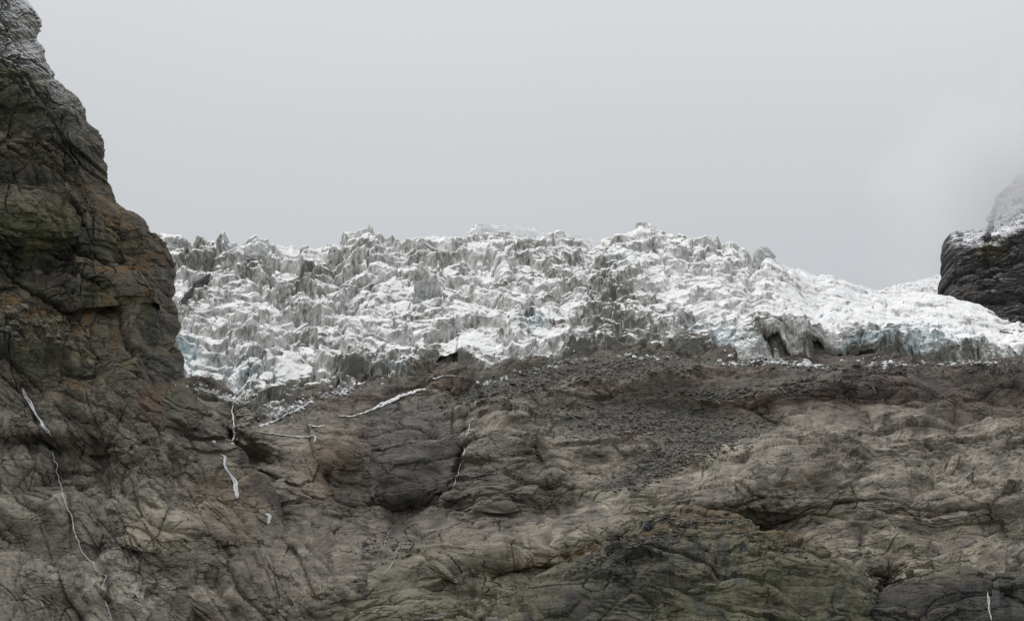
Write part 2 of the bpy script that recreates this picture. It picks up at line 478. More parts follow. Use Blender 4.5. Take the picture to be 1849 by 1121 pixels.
def rock_relief(P, seed, th=0.0, rough=1.0, ledge=1.0, big=1.0, smooth=0.0):
    """outward displacement in metres for bedded, glacier-worn rock; th = dip of the bedding (constant)"""
    x, y, z = P[..., 0], P[..., 1], P[..., 2]
    c, s = math.cos(th), math.sin(th)
    w1 = fbm(x/110, y/110, z/100+seed, 2)*7
    w2 = fbm(x/12+9, y/12, z/12+seed, 2)*0.8
    a = x*c+z*s*1.2+w1+w2
    b = -x*s+z*c*1.2+w1*0.5+w2
    o = 0*a+seed
    # where the rock is broken and where it is polished smooth
    br = np.clip(0.42+1.9*fbm(x/60+3, z/36, o+9, 3)-smooth, 0.04, 1.2)*rough
    d = big*(11*fbm(x/110, y/110, z/95+seed*1.7, 2)+10*billow(a/90, b/46, o+0.5, 1)-3)
    d = d+3.0*billow(a/34, b/15, o+2.5, 1)
    # big slabs: every one its own level, rounded over at the edge, parted by clefts
    dx, dy, e, r = cells(a/64, b/21, seed+1)
    d = d+5.0*(r[..., 2]-0.5)+2.6*(dx*(r[..., 0]-.5)+dy*(r[..., 1]-.5))*2+2.6*(1-np.exp(-e/0.10))
    dx, dy, e, r = cells(a/25+5, b/8, seed+2)
    k = 0.35+0.65*np.clip(br*1.5, 0, 1)
    d = d+k*(2.2*(r[..., 2]-0.5)+1.5*(dx*(r[..., 0]-.5)+dy*(r[..., 1]-.5))*2+1.0*(1-np.exp(-e/0.10)))
    a2 = a*0.86+b*0.5; b2 = b*0.86-a*0.5           # a second joint set across the first
    f, e, r = facets(a2/26, b2/12, seed+5, 1.0, 0.35)
    d = d+3.4*f*br
    f, e, r = facets(a/10+3, b/3.4, seed+3, 0.9, 0.8)
    d = d+1.3*br*f*sstep(-0.25, 0.25, fbm(a/30, b/16, o+3, 2))
    f, e, r = facets(a/4.2, b/1.8, seed+4, 0.9, 0.8)
    d = d+0.5*br*f
    # sheets of rock that have flaked away
    g = 6*fbm(a/60, b/15, o+21, 2, 0.35)
    d = d+ledge*terrace(g, 1.7, 0.06)*1.0*sstep(-0.25, 0.15, fbm(x/60, z/40, o+23, 2))
    g = 3*fbm(a/22, b/5.5, o+25, 2, 0.4)
    d = d+ledge*terrace(g, 1.0, 0.08)*0.6*sstep(-0.1, 0.25, fbm(x/40, z/30, o+27, 2))
    # long open joints
    j = np.abs(fbm((a+b*0.8)/70, (b-a*0.1)/50, o+14, 1))
    d = d-2.6*np.exp(-(j/0.010)**2)*sstep(-0.05, 0.2, fbm(x/50, z/40, o+15, 2))
    j = np.abs(fbm((a-b*1.2)/60, (b+a*0.7)/60, o+18, 1))
    d = d-2.2*np.exp(-(j/0.010)**2)*sstep(-0.05, 0.2, fbm(x/60+5, z/40, o+19, 2))
    d = d+0.3*fbm(a/5, b/3.4, o, 2, 0.5)*(0.15+0.85*br)
    return d, a, b

LAYERS = {}
def finish_layer(key, P, extra=None):
    U, V = project(P)
    LAYERS[key] = (P, U, V, grid_normals(P))

STREAMS = [([(421, 727), (421, 796), (405, 825), (412, 848), (428, 870), (432, 900), (485, 945)], 9), ([(853, 750), (836, 800), (835, 825), (817, 880)], 8),
           ([(43, 700), (63, 748), (95, 790), (107, 866), (121, 912), (132, 958), (150, 996), (190, 1041), (190, 1080), (204, 1119)], 6),
           ([(1786, 1060), (1790, 1121)], 8), ([(706, 950), (694, 990), (714, 1000), (692, 1036)], 6)]
def build_slope():
    us = np.concatenate([np.arange(180, 1900, 1.55), np.linspace(1902, 2700, 180)]); vs = np.arange(598, 1330, 1.35)
    vs = np.concatenate([vs[vs < 1135], np.linspace(1136, 1330, 60)])
    u, v = np.meshgrid(us, vs)
    Y = slope_base_y(u, v)
    vt = curve(TOE, u)
    Y = Y+np.clip(vt-6-v, 0, None)*5.0                # dives under the ice
    P = world_at(u, v, Y)
    n = grid_normals(P)
    leftish = 1-sstep(480, 760, u)
    wob = fbm(u/70, v/50, 0*u+3, 4)*0.5
    scree_m = np.maximum.reduce([
        blob(u, v, 960, 695, 165, 22, -12, 0.3, wob), blob(u, v, 1130, 672, 150, 26, -3, 0.3, wob),
        blob(u, v, 1160, 765, 180, 38, 4, 0.35, wob), blob(u, v, 1270, 800, 110, 34, -18, 0.35, wob),
        blob(u, v, 1170, 850, 80, 20, -18, 0.35, wob), blob(u, v, 1380, 700, 150, 12, -6, 0.4, wob),
        blob(u, v, 1240, 715, 90, 16, 0, 0.4, wob)])
    scree_m = scree_m*(1-blob(u, v, 1085, 705, 70, 18, 0, 0.3, wob))
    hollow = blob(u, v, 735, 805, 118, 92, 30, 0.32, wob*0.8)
    d, a, b = rock_relief(P, 3.0, 0.10, 1.1, 1.2, 0.8, 0.05)
    d2, a2, b2 = rock_relief(P, 5.0, -0.75, 1.1, 1.1, 1.0)
    wl_ = leftish*sstep(700, 800, v); d = d*(1-wl_)+d2*wl_
    dsm = rock_relief_smooth(P)
    k = np.clip(scree_m*0.8, 0, 1)
    d = d*(1-k)+dsm*k
    d = d*(1-0.45*hollow)+hollow*2.2*facets((P[..., 0]+0.25*P[..., 2])/16, P[..., 2]/40, 91, 1.0, 0.6)[0]
    P = P+n*d[..., None]
    # rock colours
    base = np.zeros(u.shape+(3,), np.float32)+np.array(GREY, np.float32)
    n1 = fbm(u/130, v/60, 0*u+1, 4); n2 = fbm(a/40, b/14, 0*u+8, 4); n3 = fbm(u/60, v/30, 0*u+15, 4)
    base = lerp3(base, PURPLE, sstep(-0.1, 0.35, n1+0.3*n2)*0.7)
    base = lerp3(base, PALE, sstep(0.0, 0.4, n2)*0.6)
    base = lerp3(base, (0.105, 0.098, 0.09), sstep(0.1, 0.4, fbm(a/18, b/7, 0*u+38, 4))*0.55)
    base = lerp3(base, (0.150, 0.116, 0.104), blob(u, v, 1500, 705, 420, 55, 0, 0.5, wob)*0.85)
    base = lerp3(base, (0.092, 0.085, 0.08), blob(u, v, 1640, 690, 330, 42, 0, 0.5, wob)*0.6)
    base = lerp3(base, GREEN, sstep(0.0, 0.4, n3)*sstep(830, 960, v)*sstep(880, 1250, u)*0.65)
    base = lerp3(base, GREEN, blob(u, v, 930, 1050, 260, 60, -10, 0.5, wob)*0.5)
    base = lerp3(base, PALE, blob(u, v, 1120, 985, 230, 32, -5, 0.5, wob)*0.55)
    base = lerp3(base, PALE, blob(u, v, 1600, 1040, 260, 36, 8, 0.5, wob)*0.5)
    base = lerp3(base, PALE, blob(u, v, 500, 850, 90, 60, 0, 0.5, wob)*0.35)
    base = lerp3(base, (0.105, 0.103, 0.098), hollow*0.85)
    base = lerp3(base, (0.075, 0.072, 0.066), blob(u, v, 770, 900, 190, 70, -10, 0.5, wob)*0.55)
    base = lerp3(base, RUST, blob(u, v, 600, 850, 40, 100, 30, 0.5, wob)*0.25)
    base = lerp3(base, (0.115, 0.094, 0.076), blob(u, v, 680, 712, 110, 26, -18, 0.3, wob)*0.9)
    base = lerp3(base, (0.125, 0.094, 0.074), blob(u, v, 815, 696, 36, 15, 0, 0.3, wob*0.4)*0.8)
    base = lerp3(base, (0.21, 0.165, 0.115), blob(u, v, 430, 940, 80, 60, 20, 0.5, wob)*0.7)
    base = lerp3(base, RUST, sstep(0.38, 0.62, fbm(u/45, v/28, 0*u+33, 4))*0.40)
    base = lerp3(base, DARK, sstep(0.28, 0.5, fbm((u+WB(u, v))/26, v/80, 0*u+21, 4))*0.5*(1-scree_m))
    base = lerp3(base, (0.18, 0.178, 0.172), blob(u, v, 1140, 660, 90, 10, 0, 0.4, wob)*0.5)
    base = lerp3(base, (0.30, 0.28, 0.25), blob(u, v, 480, 850, 60, 70, 0, 0.4, wob)*0.5)
    base = lerp3(base, SCREE, scree_m*0.95)
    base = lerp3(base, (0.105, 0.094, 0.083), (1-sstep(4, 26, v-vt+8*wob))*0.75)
    for pts, w in STREAMS:
        base = lerp3(base, (0.075, 0.072, 0.068), groove(u, v, pts, w)*0.65)
    grass = np.maximum(blob(u, v, 1000, 1012, 130, 12, -6, 0.5, wob), blob(u, v, 1180, 985, 110, 12, -22, 0.5, wob))
    base = lerp3(base, GRASS, grass*sstep(-0.2, 0.2, fbm(u/14, v/8, 0*u, 3))*0.85)
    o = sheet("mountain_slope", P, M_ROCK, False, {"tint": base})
    link(o, kind="structure")
    finish_layer("slope", P)

def rock_relief_smooth(P):
    x, y, z = P[..., 0], P[..., 1], P[..., 2]
    return 5*fbm(x/95, y/95, z/80+5, 3)+0.9*fbm(x/9, y/9, z/9, 3)+0.6*facets(x/2.6, z/1.7, 31, 1, 0.8)[0]

# ------------------------------------------------------------------ buttress-like sheets with a silhouette edge
def side_sheet(us_edge, vs, u_in, Y0, K, ncol, back=14, back_w=60, back_d=160, sign=1):
    """rows vs; for every row a round flank runs from u_in to the edge and turns round the back"""
    ue = us_edge(vs)[:, None]
    a = np.linspace(0, 1, ncol)[None, :]
    s = 0.6*a+0.4*np.sin(a*math.pi/2)
    u = u_in+(ue-u_in)*s
    k = K(vs)[:, None] if callable(K) else K
    Y = Y0(u, vs[:, None]+0*u)+k*(1-np.sqrt(np.clip(1-s**3, 0, 1)))
    far = np.linspace(1, 0, 110, endpoint=False)[None, :]**1.3          # the wall runs on beyond the frame
    u = np.concatenate([u[:, :1]-800*far, u], 1); Y = np.concatenate([Y[:, :1]+0*far, Y], 1)
    t = np.linspace(0, 1, back+1)[1:][None, :]
    ub = ue-sign*back_w*t*t
    Yb = Y[:, -1:]+back_d*t
    u = np.concatenate([u, ub], 1); Y = np.concatenate([Y, Yb], 1)
    v = vs[:, None]+0*u
    return u, v, Y

LEFT_EDGE = [(-220, -20), (-60, 20), (0, 44), (22, 60), (45, 66), (75, 68), (92, 80), (125, 90), (145, 93), (152, 104), (165, 112), (180, 128), (200, 146), (230, 158), (250, 180), (262, 187),
             (310, 186), (330, 192), (350, 203), (368, 212), (385, 236), (405, 253), (425, 268), (445, 277), (480, 285), (520, 296), (560, 306), (600, 316), (640, 321), (665, 320), (685, 322),
             (705, 345), (740, 372), (770, 392), (800, 402), (850, 415), (900, 446), (945, 480), (985, 505), (1010, 500), (1040, 480), (1080, 460), (1130, 440), (1300, 400)]

def build_left_cliff():
    vs = np.concatenate([np.linspace(-220, -12, 50), np.arange(-10, 1135, 1.3), np.linspace(1137, 1300, 50)])
    edge = lambda v: curve(LEFT_EDGE, v)+3.0*fbm(v/16, 0*v, 0*v+4, 4)*(v < 760)
    def Y0(u, v):
        y = curve([(-220, 1210), (0, 1165), (300, 1130), (540, 1105), (570, 1100), (640, 1070), (800, 1050), (1000, 1000), (1121, 950), (1300, 860)], v)
        for cx, cy, rx, ry, ang, a in ((60, 720, 120, 60, 10, 14), (230, 700, 60, 110, 0, 16), (120, 480, 60, 90, 0, -14), (40, 380, 60, 70, 0, 12),
                                       (90, 590, 180, 26, -5, -10), (55, 815, 60, 28, 5, -16), (60, 775, 70, 14, 5, 10), (150, 860, 50, 60, 30, -12), (280, 950, 90, 60, 40, 18), (200, 860, 30, 60, -20, -12),
                                       (120, 1060, 140, 40, 10, 16), (340, 800, 60, 120, -35, -10), (30, 900, 40, 60, 30, 10), (150, 260, 40, 40, 0, 10)):
            y = y-a*np.exp(-(lambda p, q: (p*p+q*q))(*rot_uv(u-cx, v-cy, rx, ry, ang)))
        return y
    K = lambda v: curve([(-220, 80), (300, 110), (640, 130), (760, 100), (850, 95), (950, 110), (1050, 125), (1300, 130)], v)
    u, v, Y = side_sheet(edge, vs, -190, Y0, K, 400)
    P = world_at(u, v, Y)
    n = grid_normals(P)
    rough = curve([(-200, 1.4), (650, 1.6), (800, 1.1), (1121, 0.9)], v)
    d, a, b = rock_relief(P, 11.0, -0.62, 1.0, 0.32, 1.2)
    d2, a2, b2 = rock_relief(P, 13.0, -0.95, 1.0, 1.0, 1.1, 0.05)
    wl_ = sstep(660, 800, v); d = d*(1-wl_)+d2*wl_
    x, z = P[..., 0], P[..., 2]
    # upright ribs and chimneys on the dark upper wall
    w = fbm(x/18, z/40, 0*x+2, 3)*7
    up = 1-sstep(660, 760, v)
    d = d*rough+up*(3.4*facets((x+w+0.25*z)/15, z/42, 61, 1.0, 0.7)[0]+1.6*facets((x+w+0.2*z)/6, z/15, 62, 1.0, 0.7)[0])
    near_edge = (1-sstep(10, 80, np.abs(edge(vs)[:, None]-u)))*(1-sstep(680, 760, v))
    P = P+n*((d-5*near_edge)*(1-0.6*near_edge))[..., None]
    wob = fbm(u/60, v/50, 0*u+6, 4)*0.5
    base = np.zeros(u.shape+(3,), np.float32)+np.array((0.125, 0.122, 0.106), np.float32)
    n1 = fbm(u/60, v/60, 0*u+2, 4); n2 = fbm(a/30, b/12, 0*u+7, 4); n3 = fbm(u/26, v/20, 0*u+5, 4)
    base = lerp3(base, (0.150, 0.153, 0.095), sstep(-0.1, 0.4, n1)*up*0.8)
    base = lerp3(base, (0.055, 0.056, 0.060), sstep(0.1, 0.45, fbm((u+WB(u, v))/18, v/60, 0*u+3, 4))*0.7)
    base = lerp3(base, (0.21, 0.195, 0.17), sstep(0.1, 0.45, n2)*0.6)
    lower = sstep(690, 830, v+0.25*(250-u))
    base = lerp3(base, (0.275, 0.258, 0.226), lower*0.8)
    base = lerp3(base, PURPLE, lower*sstep(-0.1, 0.4, n1)*0.6)
    base = lerp3(base, (0.36, 0.34, 0.30), lower*sstep(0.0, 0.4, n2)*0.55)
    base = lerp3(base, (0.48, 0.465, 0.42), blob(u, v, 210, 1060, 60, 36, 20, 0.3, wob)*0.6)
    base = lerp3(base, (0.40, 0.37, 0.30), blob(u, v, 290, 965, 60, 40, 35, 0.35, wob)*0.7)
    base = lerp3(base, (0.22, 0.17, 0.12), blob(u, v, 400, 920, 55, 70, -25, 0.5, wob)*0.6)
    base = lerp3(base, DARK, blob(u, v, 60, 815, 50, 24, 0, 0.4, wob)*0.5)
    base = lerp3(base, DARK, lower*sstep(0.35, 0.6, fbm((u+WB(u, v))/16, v/45, 0*u+30, 4))*0.75)
    base = lerp3(base, (0.16, 0.10, 0.075), blob(u, v, 268, 735, 26, 34, 0, 0.4, wob)*0.6)
    for pts, w in STREAMS:
        base = lerp3(base, (0.065, 0.064, 0.062), groove(u, v, pts, w)*0.65)
    # tawny grass on the ledges
    nn = grid_normals(P)
    g = np.maximum.reduce([blob(u, v, 190, 575, 100, 22, -18, 0.4, wob), blob(u, v, 50, 610, 120, 18, 0, 0.4, wob),
                           blob(u, v, 130, 340, 110, 40, 20, 0.6, wob)*0.8, blob(u, v, 190, 430, 90, 30, 30, 0.6, wob)*0.7,
                           blob(u, v, 210, 510, 50, 16, -20, 0.5, wob), blob(u, v, 130, 715, 40, 26, 0, 0.6, wob)*0.6])
    g = g*sstep(-0.25, 0.25, n3+1.6*(nn[..., 2]-0.25))
    base = lerp3(base, (0.165, 0.098, 0.035), np.clip(g, 0, 1)*0.9)
    base = lerp3(base, (0.15, 0.095, 0.040), up*sstep(0.05, 0.4, n3+0.8*(nn[..., 2]-.3))*sstep(180, 330, v)*0.5)
    snow = 0.74*(1-sstep(20, 280, v+0.45*(150-u)))+0.0*u
    snow = snow+0.28*(1-sstep(-10, 150, v))
    o = sheet("cliff", P, M_CLIFF, False, {"tint": base, "snow": snow})
    link(o, kind="structure")
    finish_layer("left", P)

def top_sheet(us, top, v_bot, Y0, K, nrow, back=12, back_v=40, back_d=120):
    vt = top(us)[None, :]
    a = np.linspace(0, 1, nrow)[:, None]
    s = 0.5*a+0.5*np.sin(a*math.pi/2)
    v = v_bot+(vt-v_bot)*s
    Y = Y0(us[None, :]+0*v, v)+K*(1-np.sqrt(np.clip(1-s**3, 0, 1)))
    t = np.linspace(0, 1, back+1)[1:][:, None]
    v = np.concatenate([v, vt+back_v*t*t], 0)
    Y = np.concatenate([Y, Y[-1:]+back_d*t], 0)
    return us[None, :]+0*v, v, Y

def build_knoll(key, name, pts, ua, ub, v_bot, y_front, K, seed, th, tint):
    us = np.arange(ua, ub, 1.4)
    top = lambda u: curve(pts, u)+2.0*fbm(u/14, 0*u, 0*u+seed, 4)
    u, v, Y = top_sheet(us, top, v_bot, lambda u, v: y_front+(v_bot-v)*0.25, K, 230)
    P = world_at(u, v, Y)
    n = grid_normals(P)
    d, a, b = rock_relief(P, seed, th, 1.2, 0.7, 0.75)
    P = P+n*d[..., None]
    base = tint(u, v, a, b, P)
    o = sheet(name, P, M_ROCK, False, {"tint": base})
    link(o, kind="structure")
    finish_layer(key, P)

def knoll_tint(u, v, a, b, P):
    wob = fbm(u/60, v/50, 0*u+16, 4)*0.5
    nn = grid_normals(P)
    base = np.zeros(u.shape+(3,), np.float32)+np.array((0.125, 0.127, 0.086), np.float32)
    base = lerp3(base, (0.150, 0.146, 0.108), sstep(-0.2, 0.3, fbm(u/70, v/40, 0*u+12, 4))*0.8)
    base = lerp3(base, (0.052, 0.053, 0.052), sstep(0.05, 0.4, fbm((u+WB(u, v))/20, v/60, 0*u+13, 4))*0.75)
    base = lerp3(base, (0.05, 0.05, 0.052), blob(u, v, 1120, 1075, 150, 60, -20, 0.5, wob)*0.6)
    base = lerp3(base, (0.14, 0.125, 0.105), sstep(0.2, 0.5, fbm(a/30, b/16, 0*u+14, 4))*0.45)
    base = lerp3(base, (0.20, 0.185, 0.165), blob(u, v, 1300, 945, 110, 12, 0, 0.5, wob)*0.4)
    g = np.maximum.reduce([blob(u, v, 1260, 948, 140, 18, 4, 0.5, wob), blob(u, v, 1120, 1000, 140, 14, -22, 0.5, wob),
                           blob(u, v, 1400, 995, 130, 14, 18, 0.5, wob)*0.9])
    g2 = sstep(0.2, 0.5, ridged(u/90, v/50, 0*u+19, 2)-0.55)*0.7
    g = np.maximum(g, g2)*sstep(-0.2, 0.3, fbm(u/18, v/10, 0*u+18, 3)+nn[..., 2]-0.4)
    return lerp3(base, GRASS, np.clip(g, 0, 1)*0.7)

def dark_tint(u, v, a, b, P):
    base = np.zeros(u.shape+(3,), np.float32)+np.array((0.062, 0.060, 0.055), np.float32)
    base = lerp3(base, (0.125, 0.125, 0.08), (1-sstep(1050, 1085, v))*0.7)
    base = lerp3(base, (0.14, 0.11, 0.085), sstep(0.2, 0.5, fbm(a/20, b/14, 0*u+5, 4))*0.5)
    return lerp3(base, (0.03, 0.03, 0.032), sstep(0.0, 0.4, fbm((u+WB(u, v))/16, v/50, 0*u+25, 4))*0.8)

def lobe_tint(u, v, a, b, P):
    base = np.zeros(u.shape+(3,), np.float32)+np.array((0.165, 0.162, 0.120), np.float32)
    base = lerp3(base, GREEN, sstep(-0.2, 0.3, fbm(u/40, v/20, 0*u+5, 4))*0.7)
    return lerp3(base, (0.20, 0.19, 0.17), sstep(0.0, 0.4, fbm(a/20, b/6, 0*u+9, 4))*0.5)

# ------------------------------------------------------------------ glacier
def build_glacier():
    us = np.concatenate([np.arange(225, 1880, 1.35), np.linspace(1882, 2500, 160)])
    nt = 470
    t = np.linspace(0, 1, nt)[:, None]
    vt = curve(TOE, us)[None, :]; vc = curve(CREST, us)[None, :]
    vt = vt+4*fbm(us/25, 0*us, 0*us+2, 3)[None, :]
    u = us[None, :]+0*t
    yt = slope_base_y(u[:1]*1.0, vt*1.0)-3-13*np.exp(-((us[None, :]-500)/130)**2)
    yc = curve([(200, 1880), (700, 1900), (1200, 1880), (1400, 1860), (1600, 2010), (1760, 1960), (1849, 1800), (2100, 1700)], us)[None, :]
    pw = curve([(200, 1.15), (900, 1.25), (1250, 1.5), (1450, 1.9), (1900, 2.3)], us)[None, :]
    v = vt+(vc-vt)*t
    # on the right a sheer front, then a gentle snow-covered top
    wall = 0.02*t/0.36+0.98*np.clip((t-0.36)/0.64, 0, 1)**1.35
    kr = sstep(1180, 1480, us)[None, :]
    Y = yt+(yc-yt)*(t**pw*(1-kr)+wall*kr)
    # foot: a few rows that drop into the rock, back: rows that fall away behind the crest
    P = world_at(u, v, Y)
    x, y, z = P[..., 0], P[..., 1], P[..., 2]
    w = fbm(x/60, y/60, 0*x+1, 2)*16; w2 = fbm(x/20, y/20, 0*x+6, 2)*1.6
    w3 = fbm(x/20+30, y/20, 0*x+9, 2)*1.6
    X = x+w+w2; YY = y+fbm(x/70, y/70, 0*x+5, 2)*22+w3
    tw = 0.75*sstep(620, 1050, u)                       # the ice is sheared across the middle and right
    YC = YY-1700
    X, YY = X+YC*0.55*tw, YY-(X-60)*0.50*tw
    calm = sstep(1280, 1500, u)*sstep(0.30, 0.45, t)
    calm = np.maximum(calm, 0.65*blob(u, v, 1250, 520, 110, 40, 20, 0.5))
    front = (1-sstep(0.05, 0.3, t))
    endt = sstep(0.0, 0.05, t)
    calm = calm*(0.80+0.35*fbm(x/55, y/60, 0*x+51, 2))
    amp = np.clip(1-0.84*calm, 0.1, 1)
    # large benches and ice cliffs across the fall
    crestk = sstep(0.55, 0.9, t)
    f = YY/115+0.35*x/300+fbm(x/110, y/160, 0*x+3, 3)*1.7
    ff = f-np.floor(f)
    bench = np.where(ff < 0.16, ff/0.16, 1-(ff-0.16)/0.84)
    h = amp*(14+12*(1-sstep(500, 900, u))*crestk)*(bench-0.5)
    f = YY/50+x/210+fbm(x/50, y/70, 0*x+13, 3)*1.6
    ff = f-np.floor(f)
    h = h+amp*8.5*(np.where(ff < 0.14, ff/0.14, 1-(ff-0.14)/0.86)-0.5)*sstep(-0.4, 0.3, fbm(x/80, y/80, 0*x+22, 3))
    # serac blocks
    c1, e1, r1 = facets(X/40, YY/44, 5, 0.9, 0.2)
    h = h+amp*(12*(r1[..., 2]-0.35)+9.0*c1)*(0.6+0.6*crestk)
    h = h-amp*7*np.exp(-(e1/0.05)**2)
    c2, e2, r2 = facets(X/19+7, YY/24, 8, 1.0, 0.2)
    busy = sstep(-0.35, 0.25, fbm(x/70, y/70, 0*x+31, 2))
    h = h+amp*(0.25+0.85*busy)*(7.0*(r2[..., 2]-0.4)+4.0*c2)
    h = h-amp*3.4*busy*np.exp(-(e2/0.06)**2)
    c3, e3, r3 = facets(X/7, YY/9, 9, 1.0, 0.3)
    h = h+(0.10+0.9*amp*busy)*1.2*c3
    # curved snow-drifted scoops
    h = h+amp*6.5*(0.5-billow(X/34, YY/40, 0*x+3.3, 2))
    # shallow crevasses across the quiet right-hand part
    cv = np.abs(fbm(X/60, YY/13, 0*x+17, 3))
    h = h-calm*4.5*np.exp(-(cv/0.035)**2)*sstep(-0.2, 0.2, fbm(x/50, y/50, 0*x+18, 2))
    h = h+calm*(6*fbm(x/70, y/50, 0*x+19, 3)+1.9*(saw((YY+x*0.2)/16+fbm(x/40, y/40, 0*x, 2), 0.3)-0.5))
    h = h*(endt*0.9+0.1)*(1-0.35*sstep(0.8, 1, t))-3.5*sstep(0.85, 1, t)*amp
    P[..., 2] += h
    # hollows under the ice front, floored with debris
    for cx, cy, rx, ry, ang, dep in ((815, 668, 40, 17, 12, 26), (1412, 632, 34, 8, 32, 12), (1500, 640, 30, 8, 0, 14), (960, 583, 26, 9, 25, 14), (1560, 650, 26, 7, 0, 12), (620, 700, 40, 8, -25, 10), (1150, 640, 26, 8, 0, 10), (330, 522, 10, 20, 25, 8)):
        P[..., 1] += 0.6*dep*blob(u, v, cx, cy, rx, ry, ang, 0.12, fbm(u/18, v/14, 0*u+2, 3)*0.35)
    n = grid_normals(P)
    x, y, z = P[..., 0], P[..., 1], P[..., 2]
    fl = facets((x+0.3*y)/9, (z+0.2*y)/7, 15, 1.0, 0.5)[0]*1.5+facets((x-0.3*y)/4, (z+0.3*y)/3.4, 16, 1.0, 0.6)[0]*0.7+1.3*fbm(x/7, y/9, z/6, 3)
    P = P+n*(fl*(0.15+0.45*amp))[..., None]
    # apron: ice front goes down and back into the ground
    foot = P[:1].copy()
    rows = []
    for k in (3, 2, 1):
        q = foot.copy(); q[..., 2] -= 7*k; q[..., 1] += 2.5*k; rows.append(q)
    back = []
    for k in range(1, 16):
        q = P[-1:].copy(); q[..., 1] += k*14; q[..., 2] -= 0.02*(k*14)**1.35
        q[..., 2] += 2.5*fbm(q[..., 0]/12, q[..., 1]/12, 0*q[..., 0], 2)
        back.append(q)
    Pn = np.concatenate(rows+[P]+back, 0)
    wob = fbm(u/50, v/36, 0*u+6, 4)*0.5
    blue = np.maximum.reduce([blob(u, v, 1560, 628, 48, 18, 0, 0.6, wob), blob(u, v, 1670, 610, 120, 26, 0, 0.6, wob)*0.6,
        blob(u, v, 1310, 610, 60, 20, 20, 0.6, wob)*0.7, blob(u, v, 640, 672, 34, 12, -25, 0.6, wob),
        blob(u, v, 335, 640, 22, 26, 0, 0.6, wob), blob(u, v, 960, 585, 30, 16, 20, 0.6, wob)*0.8, blob(u, v, 450, 680, 60, 26, 20, 0.6, wob)*0.6,
        blob(u, v, 735, 665, 36, 18, 0, 0.6, wob)*0.7, blob(u, v, 1400, 455, 40, 20, 40, 0.6, wob)*0.5, blob(u, v, 1130, 470, 30, 22, 0, 0.6, wob)*0.4,
        blob(u, v, 440, 445, 40, 18, 0, 0.6, wob)*0.3, blob(u, v, 1490, 570, 26, 8, -20, 0.6, wob)*0.7])*0.9
    dirt = 0.22+0.65*fbm((u+WB(u, v))/60, v/36, 0*u+44, 4)
    dirt = dirt+0.35*(1-sstep(0.0, 0.14, t))
    for cx, cy, rx, ry, ang, a in ((560, 505, 40, 14, -15, 0.9), (470, 500, 30, 20, 0, 0.3), (560, 700, 110, 22, -25, 0.55), (815, 660, 52, 22, 15, 1.3), (1100, 525, 40, 40, 60, 0.6),
                                   (980, 500, 70, 16, -10, 0.5), (1075, 615, 60, 26, -35, 0.6), (1160, 615, 40, 30, 0, 0.6), (1410, 630, 45, 12, 30, 1.0), (1510, 640, 50, 14, 10, 1.2),
                                   (1690, 640, 90, 12, 0, 0.8), (1230, 640, 60, 18, 0, 0.6), (350, 470, 60, 30, 0, 0.35), (350, 545, 30, 14, 0, 0.4), (500, 700, 50, 20, 0, 0.5),
                                   (1430, 520, 120, 50, 0, -0.5), (1250, 520, 90, 40, 20, -0.4), (1650, 560, 160, 24, 0, -0.35), (700, 640, 90, 60, 0, 0.15), (600, 560, 60, 20, 0, -0.2)):
        dirt = dirt+a*blob(u, v, cx, cy, rx, ry, ang, 0.6, wob)
    dirt = np.clip(dirt, 0, 1.5)
    pad = lambda A: np.concatenate([A[:1]]*3+[A]+[A[-1:]]*15, 0)
    o = sheet("glacier", Pn, M_ICE, True, {"blue": pad(np.clip(blue, 0, 1)), "dirt": pad(dirt)})
    link(o, kind="structure")
    finish_layer("glacier", Pn)

def build_far_glacier():
    us = np.arange(1500, 1800, 1.6)
    top = lambda u: curve([(1500, 540), (1575, 528), (1620, 516), (1650, 510), (1690, 499), (1720, 492), (1800, 470)], u)+2*fbm(u/12, 0*u, 0*u, 3)
    u, v, Y = top_sheet(us, top, 580, lambda u, v: 2450+(580-v)*3, 60, 90)
    P = world_at(u, v, Y)
    x, y, z = P[..., 0], P[..., 1], P[..., 2]
    n = grid_normals(P)
    d = 5*fbm(x/40, y/40, z/20, 4)+2.0*facets(x/18, z/10, 3, 1, 0.6)[0]+1.0*facets(x/7, z/4, 4, 1, 0.6)[0]
    P = P+n*d[..., None]
    o = sheet("far_glacier", P, M_ICE, False, {"blue": 0*u, "dirt": 0.15+0*u})
    link(o, kind="structure")

